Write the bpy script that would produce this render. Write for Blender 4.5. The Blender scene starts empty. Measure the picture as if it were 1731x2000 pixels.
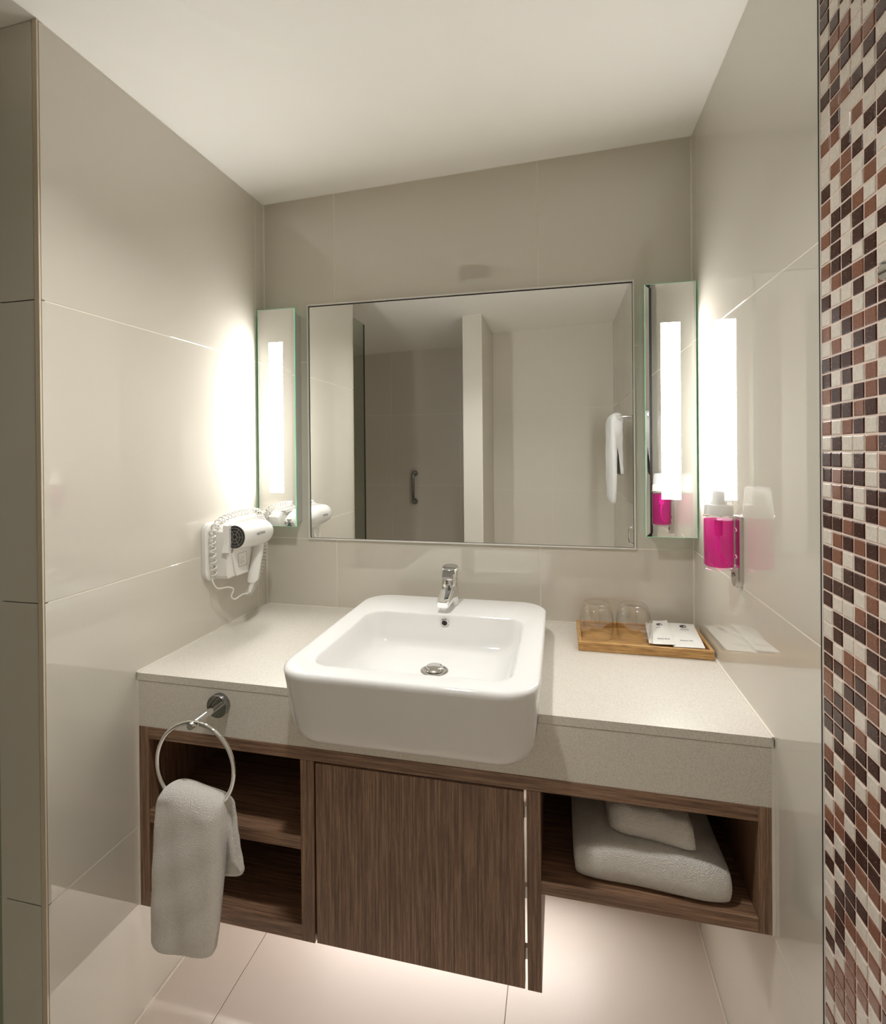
import bpy, bmesh, math, random
from mathutils import Vector, Matrix
random.seed(7)
SC = bpy.context.scene
COL = SC.collection
PI = math.pi

# ---------------------------------------------------------------- camera
F_PX, YAW, PITCH, ROLL, CX, CY = 1007.703, 0.22385, -0.00361, -0.00869, 863.927, 882.798
CAM = Vector((0.99539, -1.61037, 1.35403))
fw = Vector((-math.sin(YAW) * math.cos(PITCH), math.cos(YAW) * math.cos(PITCH), math.sin(PITCH)))
rt = Vector((math.cos(YAW), math.sin(YAW), 0))
up = rt.cross(fw)
r2 = math.cos(ROLL) * rt + math.sin(ROLL) * up
u2 = -math.sin(ROLL) * rt + math.cos(ROLL) * up
cd = bpy.data.cameras.new('camera')
cd.sensor_fit = 'HORIZONTAL'
cd.sensor_width = 36.0
cd.lens = F_PX * 36.0 / 1731
cd.shift_x = (865.5 - CX) / 1731
cd.shift_y = (CY - 1000.0) / 1731
cd.clip_start = 0.02
cam = bpy.data.objects.new('camera', cd)
COL.objects.link(cam)
cam.matrix_world = Matrix(((r2.x, u2.x, -fw.x, CAM.x), (r2.y, u2.y, -fw.y, CAM.y), (r2.z, u2.z, -fw.z, CAM.z), (0, 0, 0, 1)))
SC.camera = cam

# ---------------------------------------------------------------- world, light levels, exposure
world = bpy.data.worlds.new('world')
SC.world = world
world.use_nodes = True
world.node_tree.nodes['Background'].inputs[0].default_value = (0.9, 0.85, 0.78, 1)
world.node_tree.nodes['Background'].inputs[1].default_value = 0.02
LAMP_POWER = 54.0        # emission of the frosted strips
DOWN_POWER = 470.0      # emission of the ceiling downlight
LED_POWER = 85.0         # emission of the strip under the vanity
LAMP_COLOR = (1.0, 0.99, 0.965)
LED_COLOR = (1.0, 0.95, 0.91)
SC.view_settings.view_transform = 'Standard'
SC.view_settings.look = 'None'
SC.view_settings.gamma = 1.0
SC.view_settings.use_curve_mapping = False
SC.view_settings.exposure = 0.25
try:
    SC.cycles.use_denoising = True
    SC.cycles.max_bounces = 14
    SC.cycles.diffuse_bounces = 8
    SC.cycles.glossy_bounces = 8
    SC.cycles.transmission_bounces = 10
    SC.cycles.transparent_max_bounces = 24
    SC.cycles.sample_clamp_indirect = 6.0
    SC.cycles.blur_glossy = 0.3
except Exception:
    pass

# ---------------------------------------------------------------- dimensions (metres)
W = 1.3715           # alcove width, left wall X=0, right wall X=W, back wall Y=0
L = 0.7957           # length of the left wall
def ceil_z(x): return 2.2089 + 0.0313 * x
ZC, ZA, D = 0.827, 0.700, 0.5691      # counter top, apron bottom, counter depth
SHX, SHY, OPY = -0.95, -2.62, -2.25   # shower side wall, shower far wall, opposite wall

# ---------------------------------------------------------------- material helpers
def new_mat(name):
    m = bpy.data.materials.new(name); m.use_nodes = True
    nt = m.node_tree
    return m, nt, nt.nodes['Principled BSDF']
def N(nt, t, **kw):
    n = nt.nodes.new(t)
    for k, v in kw.items(): setattr(n, k, v)
    return n
def rgb(c): return (c[0], c[1], c[2], 1)
def plain(name, color, rough=0.5, metal=0.0, ior=1.5, vary=0.0, vscale=3.0, bump=0.0, bscale=200.0, coat=0.0):
    m, nt, b = new_mat(name)
    b.inputs['Base Color'].default_value = rgb(color)
    b.inputs['Roughness'].default_value = rough
    b.inputs['Metallic'].default_value = metal
    b.inputs['IOR'].default_value = ior
    if coat: b.inputs['Coat Weight'].default_value = coat; b.inputs['Coat Roughness'].default_value = 0.03
    tc = N(nt, 'ShaderNodeTexCoord')
    if vary:
        no = N(nt, 'ShaderNodeTexNoise'); no.inputs['Scale'].default_value = vscale; no.inputs['Detail'].default_value = 4
        mr = N(nt, 'ShaderNodeMix', data_type='RGBA')
        mr.inputs[6].default_value = rgb([c * (1 - vary) for c in color]); mr.inputs[7].default_value = rgb([min(1, c * (1 + vary)) for c in color])
        nt.links.new(tc.outputs['Object'], no.inputs['Vector']); nt.links.new(no.outputs['Fac'], mr.inputs[0])
        nt.links.new(mr.outputs[2], b.inputs['Base Color'])
    if bump:
        n2 = N(nt, 'ShaderNodeTexNoise'); n2.inputs['Scale'].default_value = bscale; n2.inputs['Detail'].default_value = 3
        bp = N(nt, 'ShaderNodeBump'); bp.inputs['Strength'].default_value = bump; bp.inputs['Distance'].default_value = 0.002
        nt.links.new(tc.outputs['Object'], n2.inputs['Vector']); nt.links.new(n2.outputs['Fac'], bp.inputs['Height'])
        nt.links.new(bp.outputs[0], b.inputs['Normal'])
    return m

M = {}
M['tile'] = plain('wall_tile', (0.57, 0.535, 0.462), 0.018, ior=1.9, vary=0.02, vscale=1.5)
M['tile_matte'] = plain('matte_wall_tile', (0.575, 0.53, 0.46), 0.42, vary=0.02, vscale=1.5)
M['tile_brightened'] = plain('brightened_matte_wall_tile', (0.68, 0.64, 0.565), 0.42, vary=0.02, vscale=1.5)  # wall tile with extra light put into its colour, for opposite wall and partition
M['grout'] = plain('pale_grout', (0.78, 0.73, 0.63), 0.6)
M['paint'] = plain('ceiling_paint', (0.87, 0.85, 0.80), 0.8)
M['floor_tile'] = plain('floor_tile', (0.78, 0.705, 0.635), 0.40, vary=0.03, vscale=2)
M['floor_grout'] = plain('floor_grout', (0.22, 0.17, 0.12), 0.7)
M['trim'] = plain('beige_trim', (0.56, 0.48, 0.36), 0.4)
M['seal'] = plain('silicone', (0.72, 0.68, 0.60), 0.35)
M['chrome'] = plain('chrome', (0.86, 0.86, 0.86), 0.04, metal=1.0)
M['darkchrome'] = plain('dark_chrome', (0.33, 0.33, 0.33), 0.08, metal=1.0)
M['steel'] = plain('brushed_steel', (0.62, 0.60, 0.57), 0.22, metal=1.0, bump=0.05, bscale=400)
M['mirror'] = plain('mirror_silver', (0.93, 0.94, 0.92), 0.0, metal=1.0)
M['gap'] = plain('black_gap', (0.012, 0.011, 0.010), 0.6)
M['alu'] = plain('pale_aluminium', (0.72, 0.70, 0.66), 0.3, metal=0.1)
M['ceramic'] = plain('glazed_ceramic', (0.76, 0.752, 0.735), 0.07, ior=1.52)
M['white_plastic'] = plain('white_plastic', (0.74, 0.725, 0.69), 0.22)
M['cord'] = plain('white_cord', (0.68, 0.66, 0.62), 0.3)
M['black_plastic'] = plain('black_plastic', (0.022, 0.021, 0.02), 0.35)
M['baffle'] = plain('black_baffle', (0.003, 0.003, 0.003), 1.0, ior=1.02)
M['grey_print'] = plain('grey_print', (0.20, 0.19, 0.18), 0.5)
M['dark_print'] = plain('dark_print', (0.045, 0.018, 0.045), 0.5)
M['paper'] = plain('sachet_paper', (0.80, 0.78, 0.74), 0.5, vary=0.04, vscale=40, bump=0.25, bscale=60)
M['housing'] = plain('lamp_housing', (0.55, 0.55, 0.53), 0.35, metal=0.5)

def stone():
    m, nt, b = new_mat('quartz_counter')
    tc = N(nt, 'ShaderNodeTexCoord'); no = N(nt, 'ShaderNodeTexNoise'); no.inputs['Scale'].default_value = 420; no.inputs['Detail'].default_value = 3
    cr = N(nt, 'ShaderNodeValToRGB')
    cr.color_ramp.elements[0].position = 0.30; cr.color_ramp.elements[0].color = (0.54, 0.50, 0.435, 1)
    cr.color_ramp.elements[1].position = 0.62; cr.color_ramp.elements[1].color = (0.68, 0.645, 0.58, 1)
    nt.links.new(tc.outputs['Object'], no.inputs['Vector']); nt.links.new(no.outputs['Fac'], cr.inputs[0]); nt.links.new(cr.outputs[0], b.inputs['Base Color'])
    b.inputs['Roughness'].default_value = 0.32
    return m
M['stone'] = stone()

def wood(name, stretch, dark, light, rough=0.4, scale=1.0):
    m, nt, b = new_mat(name)
    tc = N(nt, 'ShaderNodeTexCoord'); mp = N(nt, 'ShaderNodeMapping'); mp.inputs['Scale'].default_value = stretch
    n1 = N(nt, 'ShaderNodeTexNoise'); n1.inputs['Scale'].default_value = 2.6 * scale; n1.inputs['Detail'].default_value = 8; n1.inputs['Roughness'].default_value = 0.82
    cr = N(nt, 'ShaderNodeValToRGB')
    e = cr.color_ramp.elements
    e[0].position = 0.36; e[0].color = rgb([c * 0.35 for c in dark])
    e[1].position = 0.64; e[1].color = rgb(light)
    k = e.new(0.5); k.color = rgb(dark)
    nt.links.new(tc.outputs['Object'], mp.inputs[0]); nt.links.new(mp.outputs[0], n1.inputs['Vector'])
    nt.links.new(n1.outputs['Fac'], cr.inputs[0]); nt.links.new(cr.outputs[0], b.inputs['Base Color'])
    bp = N(nt, 'ShaderNodeBump'); bp.inputs['Strength'].default_value = 0.12; bp.inputs['Distance'].default_value = 0.001
    nt.links.new(n1.outputs['Fac'], bp.inputs['Height']); nt.links.new(bp.outputs[0], b.inputs['Normal'])
    b.inputs['Roughness'].default_value = rough
    return m
WD, WL = (0.195, 0.107, 0.063), (0.38, 0.235, 0.145)
M['wood_v'] = wood('walnut_vertical', (90, 90, 2.2), WD, WL)
M['wood_h'] = wood('walnut_horizontal', (2.2, 90, 90), WD, WL)
M['wood_d'] = wood('walnut_depth', (90, 2.2, 90), WD, WL)
M['bamboo'] = wood('bamboo', (6, 120, 120), (0.50, 0.27, 0.09), (0.68, 0.43, 0.17), 0.35)
M['bamboo_side'] = wood('bamboo_side', (120, 6, 120), (0.50, 0.27, 0.09), (0.68, 0.43, 0.17), 0.35)

def terry(name, color):
    m, nt, b = new_mat(name)
    tc = N(nt, 'ShaderNodeTexCoord')
    n1 = N(nt, 'ShaderNodeTexNoise'); n1.inputs['Scale'].default_value = 420; n1.inputs['Detail'].default_value = 2
    n2 = N(nt, 'ShaderNodeTexVoronoi'); n2.inputs['Scale'].default_value = 520
    ad = N(nt, 'ShaderNodeMath', operation='ADD')
    bp = N(nt, 'ShaderNodeBump'); bp.inputs['Strength'].default_value = 0.75; bp.inputs['Distance'].default_value = 0.003
    mr = N(nt, 'ShaderNodeMix', data_type='RGBA'); mr.inputs[6].default_value = rgb([c * 0.82 for c in color]); mr.inputs[7].default_value = rgb([min(1, c * 1.1) for c in color])
    for n in (n1, n2): nt.links.new(tc.outputs['Object'], n.inputs['Vector'])
    nt.links.new(n1.outputs['Fac'], ad.inputs[0]); nt.links.new(n2.outputs['Distance'], ad.inputs[1])
    nt.links.new(ad.outputs[0], bp.inputs['Height']); nt.links.new(bp.outputs[0], b.inputs['Normal'])
    nt.links.new(n1.outputs['Fac'], mr.inputs[0]); nt.links.new(mr.outputs[2], b.inputs['Base Color'])
    b.inputs['Roughness'].default_value = 0.95
    b.inputs['Sheen Weight'].default_value = 0.25
    return m
M['terry'] = terry('terry_cloth', (0.80, 0.765, 0.71))
M['terry_white'] = terry('white_terry_cloth', (0.86, 0.85, 0.83))

def emit(name, color, s):
    m = bpy.data.materials.new(name); m.use_nodes = True; nt = m.node_tree
    nt.nodes.clear(); o = N(nt, 'ShaderNodeOutputMaterial'); e = N(nt, 'ShaderNodeEmission')
    e.inputs[0].default_value = rgb(color); e.inputs[1].default_value = s
    nt.links.new(e.outputs[0], o.inputs[0]); return m
M['lamp'] = emit('frosted_lamp_strip', LAMP_COLOR, LAMP_POWER)
M['down'] = emit('downlight_lamp', LAMP_COLOR, DOWN_POWER)
M['led'] = emit('led_strip', LED_COLOR, LED_POWER)

def clear(name, tint=(1, 1, 1), ior=1.45, body=0.0, bodycol=(1, 1, 1), rough=0.0):
    """thin clear wall: see-through with a Fresnel reflection, optionally a little milky body colour"""
    m = bpy.data.materials.new(name); m.use_nodes = True; nt = m.node_tree; nt.nodes.clear()
    o = N(nt, 'ShaderNodeOutputMaterial'); t = N(nt, 'ShaderNodeBsdfTransparent'); t.inputs[0].default_value = rgb(tint)
    g = N(nt, 'ShaderNodeBsdfGlossy'); g.inputs['Roughness'].default_value = rough
    fr = N(nt, 'ShaderNodeFresnel'); ge = N(nt, 'ShaderNodeNewGeometry'); mi = N(nt, 'ShaderNodeMapRange')
    mi.inputs[3].default_value = ior; mi.inputs[4].default_value = 1.0 / ior     # same reflection from both faces of the thin wall
    nt.links.new(ge.outputs['Backfacing'], mi.inputs[0]); nt.links.new(mi.outputs[0], fr.inputs[0])
    mx = N(nt, 'ShaderNodeMixShader')
    src = t.outputs[0]
    if body:
        tl = N(nt, 'ShaderNodeBsdfTranslucent'); tl.inputs[0].default_value = rgb(bodycol)
        df = N(nt, 'ShaderNodeBsdfDiffuse'); df.inputs[0].default_value = rgb(bodycol)
        m1 = N(nt, 'ShaderNodeMixShader'); m1.inputs[0].default_value = 0.5
        nt.links.new(tl.outputs[0], m1.inputs[1]); nt.links.new(df.outputs[0], m1.inputs[2])
        m2 = N(nt, 'ShaderNodeMixShader'); m2.inputs[0].default_value = body
        nt.links.new(t.outputs[0], m2.inputs[1]); nt.links.new(m1.outputs[0], m2.inputs[2]); src = m2.outputs[0]
    nt.links.new(fr.outputs[0], mx.inputs[0]); nt.links.new(src, mx.inputs[1]); nt.links.new(g.outputs[0], mx.inputs[2])
    nt.links.new(mx.outputs[0], o.inputs[0]); return m
M['glass'] = clear('tumbler_glass', (0.995, 0.995, 0.99), 1.9)
M['pane'] = clear('shower_glass', (0.80, 0.84, 0.80), 1.35)
M['bottle'] = clear('clear_plastic', (0.96, 0.95, 0.95), 1.4)
M['cap'] = clear('frosted_cap', (0.97, 0.97, 0.97), 1.5, 0.42, (0.9, 0.9, 0.9))
M['liquid'] = clear('pink_soap', (0.84, 0.26, 0.58), 1.02, 0.22, (0.66, 0.03, 0.33))
M['tube'] = clear('pink_tube', (0.95, 0.6, 0.85), 1.2, 0.92, (1.0, 0.55, 0.90))
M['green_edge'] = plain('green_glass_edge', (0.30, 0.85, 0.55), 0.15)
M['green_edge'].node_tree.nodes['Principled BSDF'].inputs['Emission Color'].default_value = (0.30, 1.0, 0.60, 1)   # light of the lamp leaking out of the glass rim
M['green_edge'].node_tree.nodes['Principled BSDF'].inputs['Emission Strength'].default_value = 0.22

def mosaic(name, base, spark, rough):
    m, nt, b = new_mat(name)
    tc = N(nt, 'ShaderNodeTexCoord'); oi = N(nt, 'ShaderNodeObjectInfo')
    ad = N(nt, 'ShaderNodeVectorMath', operation='ADD')
    nt.links.new(tc.outputs['Object'], ad.inputs[0]); nt.links.new(oi.outputs['Location'], ad.inputs[1])
    n1 = N(nt, 'ShaderNodeTexNoise'); n1.inputs['Scale'].default_value = 260; n1.inputs['Detail'].default_value = 4
    nt.links.new(ad.outputs[0], n1.inputs['Vector'])
    mr = N(nt, 'ShaderNodeMix', data_type='RGBA'); mr.inputs[6].default_value = rgb([c * 0.75 for c in base]); mr.inputs[7].default_value = rgb([c * 1.25 for c in base])
    nt.links.new(n1.outputs['Fac'], mr.inputs[0])
    col = mr.outputs[2]
    if spark:
        vo = N(nt, 'ShaderNodeTexVoronoi'); vo.inputs['Scale'].default_value = 300
        nt.links.new(ad.outputs[0], vo.inputs['Vector'])
        cr = N(nt, 'ShaderNodeValToRGB'); cr.color_ramp.elements[0].position = 0.0; cr.color_ramp.elements[0].color = (1, 1, 1, 1)
        cr.color_ramp.elements[1].position = 0.17; cr.color_ramp.elements[1].color = (0, 0, 0, 1)
        nt.links.new(vo.outputs['Distance'], cr.inputs[0])
        m2 = N(nt, 'ShaderNodeMix', data_type='RGBA'); m2.inputs[7].default_value = rgb(spark)
        nt.links.new(cr.outputs[0], m2.inputs[0]); nt.links.new(col, m2.inputs[6]); col = m2.outputs[2]
    nt.links.new(col, b.inputs['Base Color'])
    bp = N(nt, 'ShaderNodeBump'); bp.inputs['Strength'].default_value = 0.25; bp.inputs['Distance'].default_value = 0.0006
    n3 = N(nt, 'ShaderNodeTexNoise'); n3.inputs['Scale'].default_value = 330
    nt.links.new(ad.outputs[0], n3.inputs['Vector']); nt.links.new(n3.outputs['Fac'], bp.inputs['Height']); nt.links.new(bp.outputs[0], b.inputs['Normal'])
    b.inputs['Roughness'].default_value = rough
    b.inputs['IOR'].default_value = 1.33
    return m
M['mos_D'] = mosaic('dark_brown_glass_tile', (0.042, 0.0135, 0.009), (0.85, 0.55, 0.42), 0.24)
M['mos_B'] = mosaic('copper_brown_glass_tile', (0.185, 0.078, 0.047), (0.85, 0.55, 0.42), 0.24)
M['mos_W'] = mosaic('cream_glass_tile', (0.60, 0.545, 0.475), None, 0.2)
M['mos_grout'] = plain('pink_grout', (0.70, 0.56, 0.48), 0.75)

# ---------------------------------------------------------------- mesh helpers
def link(name, me, mat, parent=None, smooth=False):
    o = bpy.data.objects.new(name, me); COL.objects.link(o)
    if mat is not None:
        for mm in (mat if isinstance(mat, (list, tuple)) else [mat]): me.materials.append(mm)
    if smooth:
        me.shade_smooth()
        try: me.set_sharp_from_angle(angle=math.radians(smooth if smooth is not True else 40))
        except Exception: pass
    if parent is not None: o.parent = parent
    return o
def org(parent):
    v = Vector((0, 0, 0))
    while parent is not None: v += parent.location; parent = parent.parent
    return v
def obj(name, bm, mat, parent=None, smooth=False):
    """bm holds world coordinates; they are stored relative to the parent's origin"""
    bmesh.ops.recalc_face_normals(bm, faces=bm.faces)
    v = org(parent)
    if v.length: bmesh.ops.translate(bm, verts=bm.verts, vec=-v)
    me = bpy.data.meshes.new(name); bm.to_mesh(me); bm.free()
    return link(name, me, mat, parent, smooth)
def thing(name, label, cat, loc, group=None):
    o = bpy.data.objects.new(name, None); o.empty_display_size = 0.03; COL.objects.link(o)
    o.location = loc; o['label'] = label; o['category'] = cat
    if group: o['group'] = group
    return o
def tag(o, label, cat, group=None):
    o['label'] = label; o['category'] = cat
    if group: o['group'] = group
    return o
def struct(name, bm, mat, parent=None):
    o = obj(name, bm, mat, parent); o['kind'] = 'structure'; return o
def box(bm, x0, x1, y0, y1, z0, z1, bev=0.0, seg=2):
    g = bmesh.ops.create_cube(bm, size=1.0)
    vs = g['verts']
    for v in vs:
        v.co = Vector((x0 if v.co.x < 0 else x1, y0 if v.co.y < 0 else y1, z0 if v.co.z < 0 else z1))
    if bev:
        es = set()
        for v in vs:
            for e in v.link_edges: es.add(e)
        bmesh.ops.bevel(bm, geom=list(es), offset=bev, segments=seg, profile=0.5, affect='EDGES')
    return bm
def nbox(*a, **k): return box(bmesh.new(), *a, **k)
def loft(bm, loops, cap0=True, cap1=True, closed=True):
    rings = [[bm.verts.new(p) for p in lp] for lp in loops]
    n = len(loops[0])
    for a, b in zip(rings, rings[1:]):
        for i in range(n if closed else n - 1):
            j = (i + 1) % n
            bm.faces.new((a[i], a[j], b[j], b[i]))
    if cap0: bm.faces.new(list(reversed(rings[0])))
    if cap1: bm.faces.new(rings[-1])
    return rings
def rrect(x0, x1, y0, y1, r, n=6, rb=None):
    """rounded rectangle, counter-clockwise; rb = other radius for the two y1 corners"""
    rb = r if rb is None else rb
    pts = []
    for cx, cy, a0, rr in ((x1 - r, y0 + r, -PI / 2, r), (x1 - rb, y1 - rb, 0, rb), (x0 + rb, y1 - rb, PI / 2, rb), (x0 + r, y0 + r, PI, r)):
        for k in range(n + 1):
            a = a0 + PI / 2 * k / n
            pts.append((cx + rr * math.cos(a), cy + rr * math.sin(a)))
    return pts
def lathe(bm, prof, c, axis=(0, 0, 1), n=32, cap0=True, cap1=True):
    ax = Vector(axis).normalized(); q = Vector((0, 0, 1)).rotation_difference(ax); c = Vector(c)
    loops = []
    for r, h in prof:
        loops.append([c + q @ Vector((r * math.cos(2 * PI * k / n), r * math.sin(2 * PI * k / n), h)) for k in range(n)])
    loft(bm, loops, cap0, cap1); return bm
def tube(bm, pts, rad, n=10, closed=False, cap=True):
    pts = [Vector(p) for p in pts]; m = len(pts)
    rads = rad if isinstance(rad, (list, tuple)) else [rad] * m
    nrm = None; loops = []
    for i, p in enumerate(pts):
        if closed: t = pts[(i + 1) % m] - pts[i - 1]
        else: t = pts[min(i + 1, m - 1)] - pts[max(i - 1, 0)]
        t.normalize()
        if nrm is None:
            nrm = t.orthogonal().normalized()
        else:
            nrm = (nrm - t * nrm.dot(t))
            nrm = nrm.normalized() if nrm.length > 1e-6 else t.orthogonal().normalized()
        b = t.cross(nrm)
        loops.append([p + rads[i] * (math.cos(2 * PI * k / n) * nrm + math.sin(2 * PI * k / n) * b) for k in range(n)])
    if closed:
        rings = [[bm.verts.new(q) for q in lp] for lp in loops]
        for a, b in zip(rings, rings[1:] + rings[:1]):
            for k in range(n): bm.faces.new((a[k], a[(k + 1) % n], b[(k + 1) % n], b[k]))
    else: loft(bm, loops, cap, cap)
    return bm
def catmull(P, per=10):
    P = [Vector(p) for p in P]; Q = [P[0] * 2 - P[1]] + P + [P[-1] * 2 - P[-2]]; out = []
    for i in range(1, len(Q) - 2):
        a, b, c, d = Q[i - 1:i + 3]
        for k in range(per):
            t = k / per
            out.append(0.5 * ((2 * b) + (c - a) * t + (2 * a - 5 * b + 4 * c - d) * t * t + (3 * b - a - 3 * c + d) * t ** 3))
    out.append(P[-1]); return out
def prism(bm, poly, axis, a0, a1):
    """extrude a 2-D polygon along an axis ('x': poly=(y,z), 'y': poly=(x,z), 'z': poly=(x,y))"""
    def P(u, v, w): return {'x': (w, u, v), 'y': (u, w, v), 'z': (u, v, w)}[axis]
    loft(bm, [[P(u, v, a0) for u, v in poly], [P(u, v, a1) for u, v in poly]]); return bm
def text_mesh(name, s, size, mat, parent, origin, xdir, ydir, extrude=0.0002, scale_x=1.0):
    cu = bpy.data.curves.new(name, 'FONT'); cu.body = s; cu.size = size; cu.align_x = 'CENTER'; cu.align_y = 'CENTER'; cu.extrude = extrude; cu.resolution_u = 2
    t = bpy.data.objects.new(name, cu); COL.objects.link(t)
    dg = bpy.context.evaluated_depsgraph_get(); me = bpy.data.meshes.new_from_object(t.evaluated_get(dg))
    bpy.data.objects.remove(t, do_unlink=True)
    x = Vector(xdir).normalized(); z = x.cross(Vector(ydir)).normalized(); y = z.cross(x)
    o3 = Vector(origin) - org(parent)
    for v in me.vertices: v.co = o3 + x * v.co.x * scale_x + y * v.co.y + z * v.co.z
    return link(name, me, mat, parent)

# ---------------------------------------------------------------- tiled wall pieces
G = 0.0011      # half joint
REC = 0.0008    # joint depth
TH = 0.006
def wall_tiles(parent, axis, plane, inward, ub, zb, topz=None, mat=None):
    """tiles on the face axis=plane, 'inward' = sign of the direction into the wall; last zb entry None = up to the ceiling"""
    for i in range(len(ub) - 1):
        for k in range(len(zb) - 1):
            u0, u1 = ub[i] + G, ub[i + 1] - G; z0 = zb[k] + G
            def top(u):
                if zb[k + 1] is not None: return zb[k + 1] - G
                return ceil_z(u if axis == 'y' else plane) - 0.0015
            bm = bmesh.new(); ch = 0.0005
            def ring(depth, ins):
                p = plane + inward * depth
                c = [(u0 + ins, z0 + ins), (u1 - ins, z0 + ins), (u1 - ins, top(u1) - ins), (u0 + ins, top(u0) - ins)]
                return [((u, p, z) if axis == 'y' else (p, u, z)) for u, z in c]
            loft(bm, [ring(TH, 0), ring(ch, 0), ring(0, ch)])
            obj('tile', bm, mat or M['tile'], parent)
def base_wall(name, x0, x1, y0, y1, zt=None, mat=None):
    bm = bmesh.new()
    lo = [(x0, y0, 0), (x1, y0, 0), (x1, y1, 0), (x0, y1, 0)]
    hi = [(x, y, (ceil_z(x) if zt is None else zt)) for x, y, _ in lo]
    loft(bm, [lo, hi]); return struct(name, bm, mat or M['grout'])
ZB = [0.0, 0.4575, 1.0575, 1.6575, None]

floor = struct('floor', nbox(SHX - 0.1, W + 0.1, SHY - 0.1, 0.1, -0.08, -REC), M['floor_grout'])
fx = [SHX, -0.498, 0.180, 0.858, W]; fy = [SHY, -1.15, 0.0]
for i in range(4):
    for k in range(2):
        bm = bmesh.new(); x0, x1, y0, y1 = fx[i] + G, fx[i + 1] - G, fy[k] + G, fy[k + 1] - G; ch = 0.0005
        def fr(z, s): return [(x0 + s, y0 + s, z), (x1 - s, y0 + s, z), (x1 - s, y1 - s, z), (x0 + s, y1 - s, z)]
        loft(bm, [fr(-TH, 0), fr(-ch, 0), fr(0, ch)])
        obj('tile', bm, M['floor_tile'], floor)
bm = bmesh.new()
cl = [(SHX - 0.1, SHY - 0.1), (W + 0.1, SHY - 0.1), (W + 0.1, 0.1), (SHX - 0.1, 0.1)]
loft(bm, [[(x, y, ceil_z(x)) for x, y in cl], [(x, y, 2.42) for x, y in cl]])
struct('ceiling', bm, M['paint'])

wb = base_wall('wall_back', 0.0, W, REC, 0.1)
wall_tiles(wb, 'y', 0.0, 1, [0.0, 0.2625, 0.935, W], ZB)
wl = base_wall('wall_left', -0.1, -REC, -L + 0.012, 0.1)
wall_tiles(wl, 'x', 0.0, -1, [-L + 0.004, -0.0515, 0.0], ZB)
ws = base_wall('wall_shower_front', SHX, -0.1001, -L + REC, -0.66)
wall_tiles(ws, 'y', -L, 1, [SHX, -0.68, -0.012], ZB)
wr = base_wall('wall_right', W + REC, W + 0.1, OPY, 0.1)
wall_tiles(wr, 'x', W, 1, [OPY, -1.77, -0.9995, -0.7905, -0.0515, 0.0], ZB)
wo = base_wall('wall_opposite', 0.513, W + 0.1, OPY - 0.12, OPY - REC)
wall_tiles(wo, 'y', OPY, -1, [0.513, 0.9446, W], ZB, mat=M['tile_brightened'])
wp = base_wall('wall_partition', 0.387 + REC, 0.513 - REC, SHY, -1.69 - REC)
wall_tiles(wp, 'y', -1.69, -1, [0.387 + 0.003, 0.513 - 0.003], [0.0, None], mat=M['tile_brightened'])
wall_tiles(wp, 'x', 0.513, -1, [OPY, -1.69 - 0.001], ZB, mat=M['tile_brightened'])
wall_tiles(wp, 'x', 0.387, 1, [SHY, -1.69 - 0.001], ZB, mat=M['tile_brightened'])
wz = base_wall('wall_shower_far', SHX, 0.387, SHY - 0.1, SHY - REC)
wall_tiles(wz, 'y', SHY, -1, [SHX, -0.41, 0.19, 0.387], ZB, mat=M['tile_matte'])
wk = base_wall('wall_shower_side', SHX - 0.1, SHX - REC, SHY - 0.1, -0.66)
wall_tiles(wk, 'x', SHX, -1, [SHY, -1.7, -L], ZB, mat=M['tile_matte'])

MY0 = -0.7922
# corner trims
bm = nbox(-0.0105, 0.0006, -L - 0.0006, -L + 0.003, 0, ceil_z(0) - 0.001); struct('trim_1', bm, M['trim'])
bm = nbox(0.0, 0.0035, -0.0035, 0.0, ZC, ceil_z(0) - 0.001); struct('trim_2', bm, M['seal'])
bm = nbox(W - 0.0035, W, -0.0035, 0.0, ZC, ceil_z(W) - 0.001); struct('trim_3', bm, M['seal'])

bm = nbox(0.0, 0.005, -L, 0.0, 0.0, 0.006); struct('baseboard_left', bm, M['seal'])
bm = nbox(W - 0.005, W, MY0, 0.0, 0.0, 0.006); struct('baseboard_right', bm, M['seal'])

# mosaic facing on the right wall: plane X=XM, columns run towards the camera, rows up the wall
XM = 1.3515; PY = 0.0258; PZ = 0.0213; ZG0 = 1.3262
mw = struct('wall_mosaic', nbox(XM + 0.0012, W, MY0 - 8 * PY, MY0 + 0.0008, 0.0, ceil_z(XM) - 0.001), M['mos_grout'])
obj('edge_trim', nbox(XM + 0.0005, W, MY0 + 0.0008, MY0 + 0.0032, 0.0, ceil_z(XM) - 0.001), M['alu'], mw)
obj('edge_gap', nbox(XM - 0.0005, W, MY0 + 0.0032, MY0 + 0.0046, 0.0, ceil_z(XM) - 0.001), M['gap'], mw)
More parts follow.
